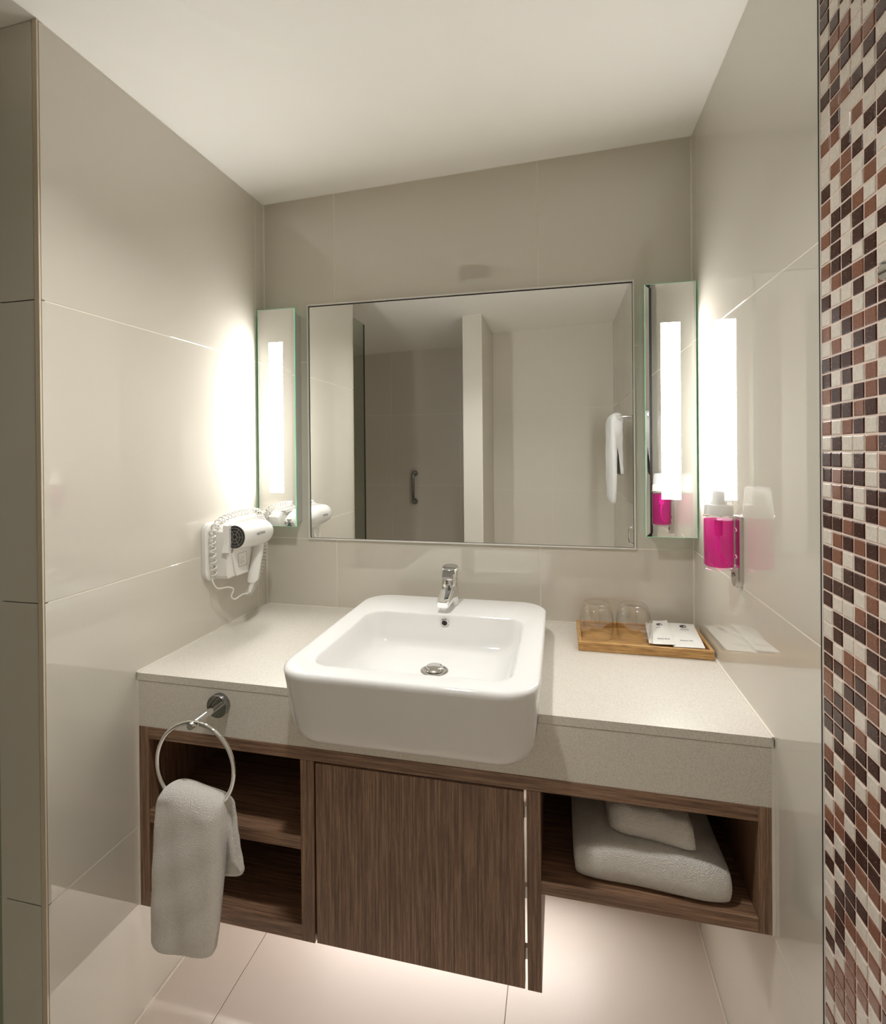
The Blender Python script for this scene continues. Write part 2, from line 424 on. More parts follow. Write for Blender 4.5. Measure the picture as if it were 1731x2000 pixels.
# explicit rows (negative rows counted up from the level joint, positive ones down)
NEG = {  # row -1, -2, -3 ... upwards
 1: 'DWBWBDDWBWDWBWBWBDWWBWWDWDDWDDD',
 2: 'DDWDDWDBWDWBDDDDWWBWBDBDBWBDWW',
 3: 'WWBDWDDWDBWDDWWDDBBDWWBWDDBWD',
 4: 'DWDBDWBDBWDBWDDBWWDWBWDWBWWD',
 5: 'WBWDBBWDBDWDDWBWBDWDWDWDBWD',
 6: 'BDDWDWBWDDBWWDWBWWDDWDDWD',
}
POS = {  # row 0, 1, 2 ... downwards
 1: 'DWDDWDBDDWWDDBBDDWBDDWBDWDWWBWDWBBWBW',
 2: 'BBWDBBWDWDDWDWDDDDWBWBBWDWDDDDWBBBWB',
 3: 'DDDBDWDDWDWBBDBDWDBDDWDDBDDBWBBBBB',
 4: 'DWWDBDDWBDWBDDWBDDWDBDDBWDWBWBBWWB',
 5: 'WDDWDBBBDBDWBBDWDWBBWDDBWBWBWBW',
 6: 'DDBWBDDWDDDBDWDDWDWDBWWBDBBWB',
}
rnd = random.Random(3)
def kind(c, r):
    s = NEG.get(c, '') if r < 0 else POS.get(c, '')
    k = -r - 1 if r < 0 else r
    return s[k] if k < len(s) else rnd.choice('DDBWWD')
def mos_verts(yc, zc, x0):
    hy, hz, ch = PY / 2 - 0.0013, PZ / 2 - 0.0012, 0.0012
    def rg(x, s): return [(x, yc - hy + s, zc - hz + s), (x, yc + hy - s, zc - hz + s), (x, yc + hy - s, zc + hz - s), (x, yc - hy + s, zc + hz - s)]
    return [rg(x0 + 0.004, 0), rg(x0 + 0.0008, 0.0), rg(x0, ch)]
mos_me = {}
for kd in 'DBW':
    bm = bmesh.new(); loft(bm, mos_verts(0, 0, 0)); bmesh.ops.recalc_face_normals(bm, faces=bm.faces)
    me = bpy.data.meshes.new('tile'); bm.to_mesh(me); bm.free(); me.materials.append(M['mos_' + kd]); mos_me[kd] = me
rows_up = int((ceil_z(XM) - 0.002 - ZG0) / PZ); rows_dn = int(ZG0 / PZ)
rest = {'D': bmesh.new(), 'B': bmesh.new(), 'W': bmesh.new()}
single = 0
for c in range(1, 9):
    yc = MY0 - (c - 0.5) * PY
    for r in range(-rows_up, rows_dn):
        zc = ZG0 - (r + 0.5) * PZ; kd = kind(c, r)
        dx = rnd.uniform(-0.0003, 0.0003)
        lone = (3 <= c <= 6 and -28 <= r <= 35) or (c == 2 and -20 <= r <= 22)
        if lone and single < 300:
            o = bpy.data.objects.new('tile', mos_me[kd]); COL.objects.link(o); o.parent = mw
            o.location = (XM + dx, yc, zc); o.rotation_euler = (rnd.uniform(-.006, .006), rnd.uniform(-.02, .02), rnd.uniform(-.02, .02)); single += 1
        else:
            loft(rest[kd], mos_verts(yc, zc, XM + dx))
mats = []; allb = bmesh.new()
for i, kd in enumerate('DBW'):
    tmp = bpy.data.meshes.new('t'); rest[kd].to_mesh(tmp); rest[kd].free(); k0 = len(allb.faces); allb.from_mesh(tmp); bpy.data.meshes.remove(tmp)
    allb.faces.ensure_lookup_table()
    for f in allb.faces[k0:]: f.material_index = i
    mats.append(M['mos_' + kd])
o = obj('mosaic_tiles', allb, mats, mw); o['kind'] = 'stuff'

# ---------------------------------------------------------------- wall mirror
mt = thing('wall_mirror', 'large frameless-looking rectangular mirror with thin silver rim on the tiled back wall', 'mirror', (0.688, 0, 1.0565))
x0, x1, z0, z1 = 0.1638, 1.2121, 1.0565, 1.8495
def frame_ring(a, b, ya, yb, ins0, ins1):
    bm = bmesh.new()
    o_ = [(x0 + ins0, z0 + ins0), (x1 - ins0, z0 + ins0), (x1 - ins0, z1 - ins0), (x0 + ins0, z1 - ins0)]
    i_ = [(x0 + ins1, z0 + ins1), (x1 - ins1, z0 + ins1), (x1 - ins1, z1 - ins1), (x0 + ins1, z1 - ins1)]
    vo = [[bm.verts.new((x, y, z)) for x, z in ring] for ring, y in ((o_, yb), (o_, ya), (i_, ya), (i_, yb))]
    for A, B in zip(vo, vo[1:] + vo[:1]):
        for k in range(4): bm.faces.new((A[k], A[(k + 1) % 4], B[(k + 1) % 4], B[k]))
    return bm
obj('glass', nbox(x0 + 0.0085, x1 - 0.0058, -0.0040, -0.0013, z0 + 0.0056, z1 - 0.0085), M['mirror'], mt)
obj('rim', frame_ring(0, 0, -0.007, -0.0002, 0.0, 0.0042), M['alu'], mt)
obj('gap_backing', nbox(x0 + 0.0035, x1 - 0.0035, -0.0012, -0.0003, z0 + 0.0035, z1 - 0.0035), M['gap'], mt)

# ---------------------------------------------------------------- mirror lamps
def mirror_lamp(xa, xb, sa, sb, za, zb, sza, szb, label):
    t = thing('mirror_lamp', label, 'lamp', ((xa + xb) / 2, 0, za), 'mirror-fronted strip lamps beside the wall mirror')
    yf, yb, bv, bd = -0.056, -0.050, 0.0105, 0.0006
    obj('housing', nbox(xa + 0.006, xb - 0.006, yb, -0.0002, za + 0.012, zb - 0.012, 0.001), M['housing'], t)
    # green glass edge: the rim between the bevel and the back
    bm = bmesh.new(); o_ = [(xa, za), (xb, za), (xb, zb), (xa, zb)]
    loft(bm, [[(x, yb, z) for x, z in o_], [(x, yf + bd + 0.0002, z) for x, z in o_]]); obj('glass_edge', bm, M['green_edge'], t)
    # silvered face with bevelled border, open where the strip shines through
    bm = bmesh.new()
    rings = [(0, yf + bd), (bv, yf)]
    v = [[bm.verts.new((x, y, z)) for x, z in ((xa + i + .0008, za + i + .0008), (xb - i - .0008, za + i + .0008), (xb - i - .0008, zb - i - .0008), (xa + i + .0008, zb - i - .0008))] for i, y in rings]
    v.append([bm.verts.new((x, yf, z)) for x, z in ((sa, sza), (sb, sza), (sb, szb), (sa, szb))])
    v.append([bm.verts.new((x, yf + 0.0004, z)) for x, z in ((sa, sza), (sb, sza), (sb, szb), (sa, szb))])
    for A, B in zip(v, v[1:]):
        for k in range(4): bm.faces.new((A[k], A[(k + 1) % 4], B[(k + 1) % 4], B[k]))
    obj('mirror_face', bm, M['mirror'], t)
    obj('light_strip', nbox(sa, sb, yf + 0.0002, yf + 0.0012, sza, szb), M['lamp'], t)
    return t
mirror_lamp(0.0085, 0.1435, 0.0495, 0.1005, 1.1055, 1.8285, 1.2175, 1.7175, 'left mirror-fronted lamp with glowing frosted strip and green glass edge above hairdryer')
mirror_lamp(1.2330, 1.3680, 1.2755, 1.3262, 1.1030, 1.8175, 1.2100, 1.7065, 'right mirror-fronted lamp with glowing frosted strip beside the pink soap bottle')

# ---------------------------------------------------------------- basin
NC = 8
def basin_loop(i, z, grow_front=0.0):
    return [(x, y, z) for x, y in rrect(0.4205 + i, 0.9575 - i * 0.8, -0.6765 + i, -0.0885 - i, max(0.074 - i * 0.3, 0.02), NC, max(0.076 - i * 0.3, 0.02))]
bs = thing('washbasin', 'white square semi-recessed ceramic washbasin with rounded corners set in the counter', 'basin', (0.69, -0.38, 0.7545))
OUT = [(0.052, 0.7545), (0.040, 0.7563), (0.029, 0.7620), (0.0215, 0.7715), (0.0165, 0.786), (0.0105, 0.825), (0.005, 0.87), (0.0015, 0.895), (0.0008, 0.902), (0.0022, 0.9065), (0.0055, 0.9095), (0.0105, 0.9105)]
loops = [basin_loop(i, z) for i, z in OUT]
def inner_loop(i, z):
    return [(x, y, z) for x, y in rrect(0.4775 + i * 0.75, 0.9075 - i * 1.15, -0.6280 + i * 1.1, -0.2500 - i * 0.7, max(0.044 - i * 0.2, 0.03), NC)]
INN = [(0.0, 0.9105), (0.003, 0.9095), (0.0055, 0.9055), (0.010, 0.888), (0.016, 0.862), (0.022, 0.846), (0.029, 0.8365), (0.040, 0.8305), (0.060, 0.8282)]
loops += [inner_loop(i, z) for i, z in INN]
DRN = Vector((0.699, -0.413, 0.825))
last = loops[-1]
for tq in (0.4, 0.75, 1.0):
    lp = []
    for x, y, z in last:
        d = Vector((x - DRN.x, y - DRN.y)); a = math.atan2(d.y, d.x); c = Vector((DRN.x + 0.034 * math.cos(a), DRN.y + 0.034 * math.sin(a)))
        lp.append((x + (c.x - x) * tq, y + (c.y - y) * tq, z + (0.8262 - z) * tq))
    loops.append(lp)
bm = bmesh.new(); loft(bm, loops, True, True)
obj('bowl', bm, M['ceramic'], bs, smooth=50)
dr = obj('drain', lathe(bmesh.new(), [(0.0335, 0), (0.0335, 0.0012), (0.031, 0.0024), (0.024, 0.0016), (0.0225, 0.0002)], (DRN.x, DRN.y, 0.8262)), M['steel'], bs, smooth=True)
obj('plug', lathe(bmesh.new(), [(0.0195, 0), (0.0195, 0.006), (0.0205, 0.0085), (0.019, 0.0102), (0.0, 0.0106)], (DRN.x, DRN.y, 0.8275)), M['chrome'], dr, smooth=True)
ov = obj('overflow_ring', lathe(bmesh.new(), [(0.0068, 0.0), (0.0075, 0.0022), (0.0095, 0.003), (0.0118, 0.0015), (0.0122, -0.002)], (0.6905, -0.2600, 0.8905), (0, -1, -0.28), cap0=False, cap1=False), M['steel'], bs, smooth=True)
obj('overflow_hole', lathe(bmesh.new(), [(0.0070, -0.0005), (0.0070, 0.0006)], (0.6905, -0.2600, 0.8905), (0, -1, -0.28)), M['gap'], ov)

# ---------------------------------------------------------------- countertop with apron
ct = thing('countertop', 'pale beige quartz countertop with deep front apron spanning wall to wall', 'countertop', (W / 2, -D / 2, ZA))
CL, CR, CB = 0.4205 + 0.0115, 0.9575 - 0.009, -0.0885 - 0.0115
def arc(cx, cy, r, a0, a1, n=8): return [(cx + r * math.cos(a0 + (a1 - a0) * k / n), cy + r * math.sin(a0 + (a1 - a0) * k / n)) for k in range(n + 1)]
e = 0.0012
bm = bmesh.new()
rB = 0.074
poly = [(0.002, -D), (CL - e, -D)] + arc(CL - e + rB, CB + e - rB, rB, PI, PI / 2) + arc(CR + e - rB, CB + e - rB, rB, PI / 2, 0) + [(CR + e, -D), (W - 0.002, -D), (W - 0.002, -0.001), (0.002, -0.001)]
prism(bm, poly, 'z', ZC - 0.0175, ZC)
obj('slab', bm, M['stone'], ct)
# apron: notched where the bowl passes through it
def outx(z):
    for (i0, za), (i1, zb) in zip(OUT, OUT[1:]):
        if za <= z <= zb: return i0 + (i1 - i0) * (z - za) / (zb - za)
    return OUT[0][0]
zz = [0.812, 0.795, 0.782, 0.7715, 0.7620, 0.7563]
left = [(0.4205 + outx(z) - e, z - (0.0015 if z < .76 else 0)) for z in zz]; right = [(0.9575 - outx(z) * 0.8 + e, z - (0.0015 if z < .76 else 0)) for z in zz]
zb0 = 0.8085
poly = [(0.006, ZA), (W - 0.006, ZA), (W - 0.006, zb0)] + [(x, min(z, zb0)) for x, z in right] + [(0.4205 + 0.052, 0.7632)][:0] + [(x, min(z, zb0)) for x, z in reversed(left)] + [(0.006, zb0)]
bm = bmesh.new(); prism(bm, poly, 'y', -D + 0.0006, -D + 0.020)
obj('apron', bm, M['stone'], ct)
bm = bmesh.new()
box(bm, 0.0, 0.0045, -0.003, 0.0, ZC, ZC + 0.002); box(bm, 0.0, 0.0058, -D, -D + 0.012, ZA, ZC - 0.018); box(bm, W - 0.0058, W, -D, -D + 0.012, ZA, ZC - 0.018)
box(bm, 0.0, 0.0045, -D, 0.0, ZC - 0.002, ZC + 0.0025); box(bm, W - 0.0045, W, -D, 0.0, ZC - 0.002, ZC + 0.0025); box(bm, 0.0, W, -0.0045, 0.0, ZC - 0.002, ZC + 0.0025)
obj('sealant', bm, M['seal'], ct)

# ---------------------------------------------------------------- vanity cabinet
vc = thing('vanity_cabinet', 'dark walnut wall-hung vanity cabinet with two open cubbies and a central door', 'cabinet', (W / 2, -D / 2, 0.268))
YB = -0.03
def panel(name, x0, x1, y0, y1, z0, z1, mat, label=None):
    o = obj(name, nbox(x0, x1, y0, y1, z0, z1, 0.0007, 1), M[mat], vc)
    if label: o['label'] = label
    return o
ZT = ZA - 0.0006
panel('side_panel', 0.0065, 0.0330, -D, YB, 0.2680, ZT, 'wood_v')
panel('side_panel', 1.3435, 1.3655, -D, YB, 0.4670, ZT, 'wood_v')
panel('partition', 0.4290, 0.4610, -D, YB, 0.2680, 0.6712, 'wood_v')
panel('partition', 0.9250, 0.9530, -D, YB, 0.2690, 0.6712, 'wood_v')
panel('top_rail', 0.0332, 1.3433, -D, YB, 0.6715, ZT, 'wood_h')
panel('shelf', 0.0332, 0.4288, -D + 0.001, YB, 0.4700, 0.5010, 'wood_h')
panel('bottom_panel', 0.0332, 0.4288, -D, YB, 0.2682, 0.3040, 'wood_h')
panel('bottom_panel', 0.9532, 1.3433, -D, YB, 0.4672, 0.4950, 'wood_h')
panel('back_panel', 0.0332, 0.4288, YB - 0.008, YB - 0.001, 0.3042, 0.6712, 'wood_h')
panel('back_panel', 0.9532, 1.3433, YB - 0.008, YB - 0.001, 0.4952, 0.6712, 'wood_h')
panel('light_block', 0.4612, 0.4850, -D + 0.0195, -D + 0.036, 0.2700, 0.6710, 'wood_v')  # added strip that blocks the LED glow in the door's left gap
dp = panel('door', 0.4660, 0.9195, -D - 0.0005, -D + 0.0175, 0.2705, 0.6675, 'wood_v')
for hz in (0.615, 0.45, 0.325):
    obj('hinge', nbox(0.9120, 0.9249, -D + 0.018, -D + 0.030, hz - 0.012, hz + 0.012, 0.001), M['steel'], dp)
# silicone strip between cabinet and the side walls
obj('filler_strip', nbox(0.0002, 0.0064, -D, -D + 0.012, 0.268, ZT), M['seal'], vc)
obj('filler_strip', nbox(1.3656, W - 0.0002, -D, -D + 0.012, 0.467, ZT), M['seal'], vc)

# light strip under the vanity
ls = thing('led_light', 'hidden light strip glowing on the back wall beneath the vanity', 'light', (0.75, -0.03, 0.235))
obj('profile', nbox(0.20, 1.08, -0.018, -0.0005, 0.232, 0.250), M['alu'], ls)
obj('light_strip', nbox(0.205, 1.075, -0.0195, -0.0181, 0.233, 0.249), M['led'], ls)

# ceiling downlight over the standing place in front of the basin
dlx, dly = 0.60, -0.868
dlz = ceil_z(dlx) - 0.0015
dl = thing('ceiling_light', 'small round ceiling downlight above the basin, out of frame', 'light', (dlx, dly, dlz))
bm = bmesh.new()
lathe(bm, [(0.072, 0.0), (0.072, -0.062), (0.067, -0.062), (0.065, -0.006), (0.0, -0.0055)], (dlx, dly, dlz), cap0=True, cap1=False)
obj('housing', bm, M['baffle'], dl, smooth=40)
obj('bulb', lathe(bmesh.new(), [(0.050, -0.0065), (0.050, -0.009)], (dlx, dly, dlz)), M['down'], dl)

# ---------------------------------------------------------------- faucet
fc = thing('faucet', 'short chrome single-lever mixer tap standing on the basin back rim', 'faucet', (0.6935, -0.150, 0.9106))
FX, FY = 0.683, -0.150
bm = bmesh.new()
lathe(bm, [(0.0255, 0.0), (0.0262, 0.002), (0.0258, 0.004), (0.0252, 0.02), (0.0248, 0.05), (0.0245, 0.068), (0.0238, 0.071)], (FX, FY, 0.9106))
obj('body', bm, M['chrome'], fc, smooth=True)
bm = bmesh.new()
def sp(y, zc, hx, hz, r):
    return [(FX + u, y, zc + v) for u, v in rrect(-hx, hx, -hz, hz, r, 4)]
loft(bm, [sp(FY - 0.008, 0.945, 0.0225, 0.024, 0.012), sp(FY - 0.024, 0.947, 0.0225, 0.0225, 0.011), sp(FY - 0.05, 0.9435, 0.0205, 0.0165, 0.009), sp(FY - 0.078, 0.938, 0.0185, 0.0115, 0.007), sp(FY - 0.097, 0.9345, 0.0170, 0.0095, 0.006), sp(FY - 0.102, 0.9340, 0.0145, 0.0070, 0.005)])
obj('spout', bm, M['chrome'], fc, smooth=45)
obj('aerator', lathe(bmesh.new(), [(0.0105, 0), (0.0112, 0.002), (0.0112, 0.008)], (FX, FY - 0.085, 0.9195)), M['steel'], fc, smooth=True)
# lever cap: slanted top with a flat tongue reaching forward
bm = bmesh.new()
n = 32; lo, mid, hi = [], [], []
for k in range(n):
    a = 2 * PI * k / n; cx_, sy_ = math.cos(a), math.sin(a)
    lo.append((FX + 0.0246 * cx_, FY + 0.0246 * sy_, 0.9828)); mid.append((FX + 0.0243 * cx_, FY + 0.0243 * sy_, 1.0135 + 0.20 * 0.0243 * sy_)); hi.append((FX + 0.0225 * cx_, FY + 0.0225 * sy_, 1.0155 + 0.20 * 0.0225 * sy_))
loft(bm, [lo, mid, hi]); lv = obj('lever', bm, M['chrome'], fc, smooth=40)
bm = bmesh.new()
top = [(-0.0185, FY - 0.004, 1.0150), (0.0185, FY - 0.004, 1.0150), (0.0140, FY - 0.030, 1.0085), (0.0105, FY - 0.058, 0.9995), (-0.0105, FY - 0.058, 0.9995), (-0.0140, FY - 0.030, 1.0085)]
loft(bm, [[(FX + u, y, z - (0.016 if y > FY - 0.01 else 0.0075 if y > FY - 0.04 else 0.0038)) for u, y, z in top], [(FX + u, y, z) for u, y, z in top]])
obj('handle', bm, M['darkchrome'], lv, smooth=30)

# ---------------------------------------------------------------- bamboo tray, tumblers, sachets
TZ = ZC + 0.0002
tr = thing('tray', 'small bamboo amenity tray in the back right corner of the counter', 'tray', (1.204, -0.128, TZ))
tx0, tx1, ty0, ty1, tz1 = 1.0395, 1.3665, -0.2190, -0.0375, 0.8505
obj('base', nbox(tx0 + 0.009, tx1 - 0.009, ty0 + 0.009, ty1 - 0.009, TZ + 0.001, TZ + 0.0075), M['bamboo'], tr)
obj('front_rim', nbox(tx0, tx1, ty0, ty0 + 0.009, TZ, tz1, 0.0012), M['bamboo'], tr)
obj('back_rim', nbox(tx0, tx1, ty1 - 0.009, ty1, TZ, tz1, 0.0012), M['bamboo'], tr)
obj('side_rim', nbox(tx0, tx0 + 0.009, ty0 + 0.0091, ty1 - 0.0091, TZ, tz1, 0.0012), M['bamboo_side'], tr)
obj('side_rim', nbox(tx1 - 0.009, tx1, ty0 + 0.0091, ty1 - 0.0091, TZ, tz1, 0.0012), M['bamboo_side'], tr)
GZ = TZ + 0.0077
def tumbler(x, y, label):
    prof = [(0.0405, 0.0), (0.0413, 0.0006), (0.0440, 0.016), (0.0458, 0.036), (0.0455, 0.052), (0.0432, 0.070), (0.0390, 0.084), (0.0352, 0.0915), (0.0325, 0.0945), (0.029, 0.0950), (0.026, 0.0932), (0.0, 0.0928)]
    inn = [(0.0, 0.0840), (0.028, 0.0838), (0.0335, 0.081), (0.0378, 0.0735), (0.0418, 0.062), (0.0440, 0.050), (0.0446, 0.036), (0.0428, 0.016), (0.0403, 0.0006), (0.0405, 0.0)]
    bm = lathe(bmesh.new(), prof + inn, (x, y, GZ), n=48, cap0=False, cap1=False)
    bmesh.ops.remove_doubles(bm, verts=bm.verts, dist=0.00005)
    o = obj('tumbler', bm, M['glass'], None, smooth=60)
    me = o.data
    off = Vector((x, y, GZ))
    for v in me.vertices: v.co -= off
    o.location = off
    return tag(o, label, 'glass', 'upturned glass tumblers on the bamboo tray')
tumbler(1.0915, -0.1240, 'upturned clear glass tumbler at the left end of the bamboo tray')
tumbler(1.1885, -0.1200, 'upturned clear glass tumbler between the other glass and the sachets')

def sheet(name, quad, thick, label, nx=14, ny=14, puff=0.004, seed=0, group=None):
    """a flat paper sachet: bilinear patch with crumple and thickness; quad = bl, br, tr, tl"""
    rr = random.Random(seed); bl, br, trr, tl = [Vector(q) for q in quad]
    ph = [rr.uniform(0, 6) for _ in range(4)]
    bm = bmesh.new(); up_, dn = [], []
    nrm = (br - bl).cross(tl - bl).normalized()
    for j in range(ny + 1):
        ru, rd = [], []
        for i in range(nx + 1):
            u, v = i / nx, j / ny
            p = bl * (1 - u) * (1 - v) + br * u * (1 - v) + trr * u * v + tl * (1 - u) * v
            b = math.sin(PI * u) * math.sin(PI * v)
            w = 0.0011 * (math.sin(7 * u + ph[0]) * math.sin(6 * v + ph[1]) + math.sin(11 * v + 4 * u + ph[2])) * (0.3 + b)
            ru.append(bm.verts.new(p + nrm * (thick / 2 + puff * b ** 0.6 + w))); rd.append(bm.verts.new(p - nrm * (thick / 2)))
        up_.append(ru); dn.append(rd)
    for j in range(ny):
        for i in range(nx):
            bm.faces.new((up_[j][i], up_[j][i + 1], up_[j + 1][i + 1], up_[j + 1][i])); bm.faces.new((dn[j][i], dn[j + 1][i], dn[j + 1][i + 1], dn[j][i + 1]))
    for i in range(nx):
        bm.faces.new((up_[0][i], dn[0][i], dn[0][i + 1], up_[0][i + 1])); bm.faces.new((up_[ny][i], up_[ny][i + 1], dn[ny][i + 1], dn[ny][i]))
    for j in range(ny):
        bm.faces.new((up_[j][0], up_[j + 1][0], dn[j + 1][0], dn[j][0])); bm.faces.new((up_[j][nx], dn[j][nx], dn[j + 1][nx], up_[j + 1][nx]))
    o = obj(name, bm, M['paper'], None, smooth=50)
    tag(o, label, 'sachet', group)
    xd, yd = (br - bl).normalized(), (tl - bl).normalized()
    return o, xd, nrm.cross(xd), nrm, (lambda u, v, h: bl * (1 - u) * (1 - v) + br * u * (1 - v) + trr * u * v + tl * (1 - u) * v + nrm * h)
def ring_logo(parent, c, xd, yd, nrm, r):
    bm = bmesh.new(); n = 28
    def P(x, y, h): return c + xd * x + yd * y + nrm * h
    # a ring, thick on the left, with an off-centre dot
    for h0 in (0,):
        o_ = [P(r * math.cos(2 * PI * k / n), r * math.sin(2 * PI * k / n), 0.0002) for k in range(n)]
        i_ = [P(r * .16 + .68 * r * math.cos(2 * PI * k / n), -r * .10 + .68 * r * math.sin(2 * PI * k / n), 0.0002) for k in range(n)]
        od = [p - nrm * 0.0006 for p in o_]; idn = [p - nrm * 0.0006 for p in i_]
        V = [[bm.verts.new(p) for p in q] for q in (od, o_, i_, idn)]
        for A, B in zip(V, V[1:] + V[:1]):
            for k in range(n): bm.faces.new((A[k], A[(k + 1) % n], B[(k + 1) % n], B[k]))
    q = [P(-r * .05 + .30 * r * math.cos(2 * PI * k / 16), r * .22 + .34 * r * math.sin(2 * PI * k / 16), 0.0002) for k in range(16)]
    loft(bm, [[p - nrm * 0.0006 for p in q], q])
    obj('logo', bm, M['dark_print'], parent)
def marks(parent, c, xd, yd, nrm, w, h, seed):
    """a line of print too small to read in the photograph"""
    rr = random.Random(seed); bm = bmesh.new(); x = -w / 2
    while x < w / 2:
        l = rr.uniform(.0006, .0013); hh = h * rr.uniform(.5, 1)
        q = [c + xd * a + yd * b for a, b in ((x, -h / 2), (x + l, -h / 2), (x + l, -h / 2 + hh), (x, -h / 2 + hh))]
        loft(bm, [[p - nrm * .0004 for p in q], [p + nrm * .0002 for p in q]]); x += l + rr.uniform(.0003, .0009)
    obj('small_print', bm, M['dark_print'], parent)
SB = 0.8405
sheet('sachet', ((1.2215, -0.166, 0.8400), (1.2600, -0.166, 0.8400), (1.2660, -0.0500, 0.8560), (1.2295, -0.0500, 0.8570)), 0.0008, 'narrow white paper sachet mostly hidden under the one printed Cotton Buds', puff=0.001, seed=4)
g = sheet('sachet', ((1.2750, -0.2030, 0.8485), (1.3480, -0.2060, 0.8515), (1.3575, -0.0440, 0.8590), (1.2700, -0.0420, 0.8580)), 0.0008, 'wide crumpled white paper sachet printed Shower Cap at the right tray end', puff=0.0035, seed=8)
o, xd, yd, nr, P = g
ring_logo(o, P(0.62, 0.80, 0.0046), xd, yd, nr, 0.0085); marks(o, P(0.62, 0.66, 0.0054), xd, yd, nr, 0.021, 0.0024, 3)
text_mesh('lettering', 'Shower Cap', 0.0062, M['dark_print'], o, P(0.50, 0.20, 0.0048), xd, yd)
g = sheet('sachet', ((1.2250, -0.2020, 0.8520), (1.2790, -0.1990, 0.8525), (1.2885, -0.0455, 0.8655), (1.2500, -0.0455, 0.8620)), 0.0008, 'narrow white paper sachet printed Cotton Buds lying over its neighbour on tray', puff=0.0016, seed=5)
o, xd, yd, nr, P = g
ring_logo(o, P(0.42, 0.78, 0.0030), xd, yd, nr, 0.0078); marks(o, P(0.44, 0.65, 0.0034), xd, yd, nr, 0.019, 0.0024, 9)
text_mesh('lettering', 'Cotton Buds', 0.0060, M['dark_print'], o, P(0.52, 0.18, 0.0032), xd, yd)

# ---------------------------------------------------------------- soap dispenser on the right wall
sb = thing('soap_bottle', 'clear pump bottle of bright pink soap held on the right wall', 'bottle', (1.3325, -0.379, 1.090))
bx, by = 1.3325, -0.379
bm = lathe(bmesh.new(), [(0.0, 0.0030), (0.020, 0.0025), (0.0265, 0.0), (0.0292, 0.0018), (0.0300, 0.006), (0.0300, 0.104), (0.0290, 0.1095), (0.0262, 0.1135), (0.0250, 0.118)], (bx, by, 1.0900), cap0=False, cap1=True)
bmesh.ops.remove_doubles(bm, verts=bm.verts, dist=1e-5); obj('bottle_shell', bm, M['bottle'], sb, smooth=50)
obj('liquid', lathe(bmesh.new(), [(0.018, 0.0065), (0.0265, 0.0068), (0.0287, 0.010), (0.0288, 0.1075), (0.0282, 0.1083)], (bx, by, 1.0900)), M['liquid'], sb, smooth=50)
tp = catmull([(bx, by, 1.196), (bx, by, 1.165), (bx - 0.001, by, 1.150), (bx - 0.001, by - 0.001, 1.132), (bx + 0.004, by - 0.008, 1.115), (bx + 0.012, by - 0.020, 1.103)], 6)
obj('dip_tube', tube(bmesh.new(), tp, 0.0028, 8), M['tube'], sb, smooth=True)
obj('pump_chamber', lathe(bmesh.new(), [(0.0075, 0.0), (0.0085, 0.004), (0.0085, 0.032), (0.007, 0.034)], (bx, by, 1.163)), M['tube'], sb, smooth=True)
obj('collar', lathe(bmesh.new(), [(0.0290, 0), (0.0298, 0.001), (0.0288, 0.0205), (0.0270, 0.0225), (0.0210, 0.0240)], (bx, by, 1.2085)), M['white_plastic'], sb, smooth=40)
bm = lathe(bmesh.new(), [(0.0165, 0.0), (0.0165, 0.006), (0.0125, 0.007), (0.0125, 0.024), (0.0115, 0.0265)], (bx, by, 1.2325))
box(bm, bx - 0.0065, bx + 0.0065, by - 0.005, by + 0.021, 1.2480, 1.2590, 0.003)
obj('pump_head', bm, M['white_plastic'], sb, smooth=40)
obj('cap', lathe(bmesh.new(), [(0.0278, 0.0), (0.0250, 0.031), (0.0236, 0.0355), (0.0205, 0.0375), (0.0, 0.0380)], (bx, by, 1.2315), cap0=False, cap1=False), M['cap'], sb, smooth=50)
br = thing('wall_bracket', 'vertical steel bracket with lock screw holding the pink soap bottle', 'bracket', (W - 0.004, -0.3900, 1.053))
def plate_poly(y0, y1, z0, z1, rb):
    c = (y0 + y1) / 2; r = (y1 - y0) / 2
    return [(y1, z1), (y0, z1)] + [(c + r * math.cos(a), z0 + rb + rb * math.sin(a)) for a in [PI + PI * k / 12 for k in range(13)]]
bm = prism(bmesh.new(), plate_poly(-0.4115, -0.3715, 1.0540, 1.2070, 0.022), 'x', W - 0.0075, W - 0.0002); obj('plate', bm, M['steel'], br)
bm = prism(bmesh.new(), plate_poly(-0.4065, -0.3715, 1.0555, 1.0985, 0.018), 'x', W - 0.0125, W - 0.0076); pl = obj('lock_plate', bm, M['steel'], br)
obj('lock_screw', lathe(bmesh.new(), [(0.0052, 0), (0.0052, 0.002), (0.003, 0.0034)], (W - 0.0125, -0.387, 1.0800), (-1, 0, 0), 16), M['darkchrome'], pl, smooth=True)
for zz_ in (1.1195, 1.1770): obj('screw', lathe(bmesh.new(), [(0.0045, 0), (0.0045, 0.001), (0.003, 0.0028)], (W - 0.0075, -0.3900, zz_), (-1, 0, 0), 16), M['chrome'], br, smooth=True)
bm = bmesh.new()
tube(bm, [(bx + 0.0312 * math.cos(a), by + 0.0312 * math.sin(a), 1.2065) for a in [2 * PI * k / 32 for k in range(32)]], 0.0012, 6, closed=True)
box(bm, bx + 0.030, W - 0.0074, by - 0.008, by + 0.008, 1.2052, 1.2075)
obj('neck_ring', bm, M['chrome'], br, smooth=40)

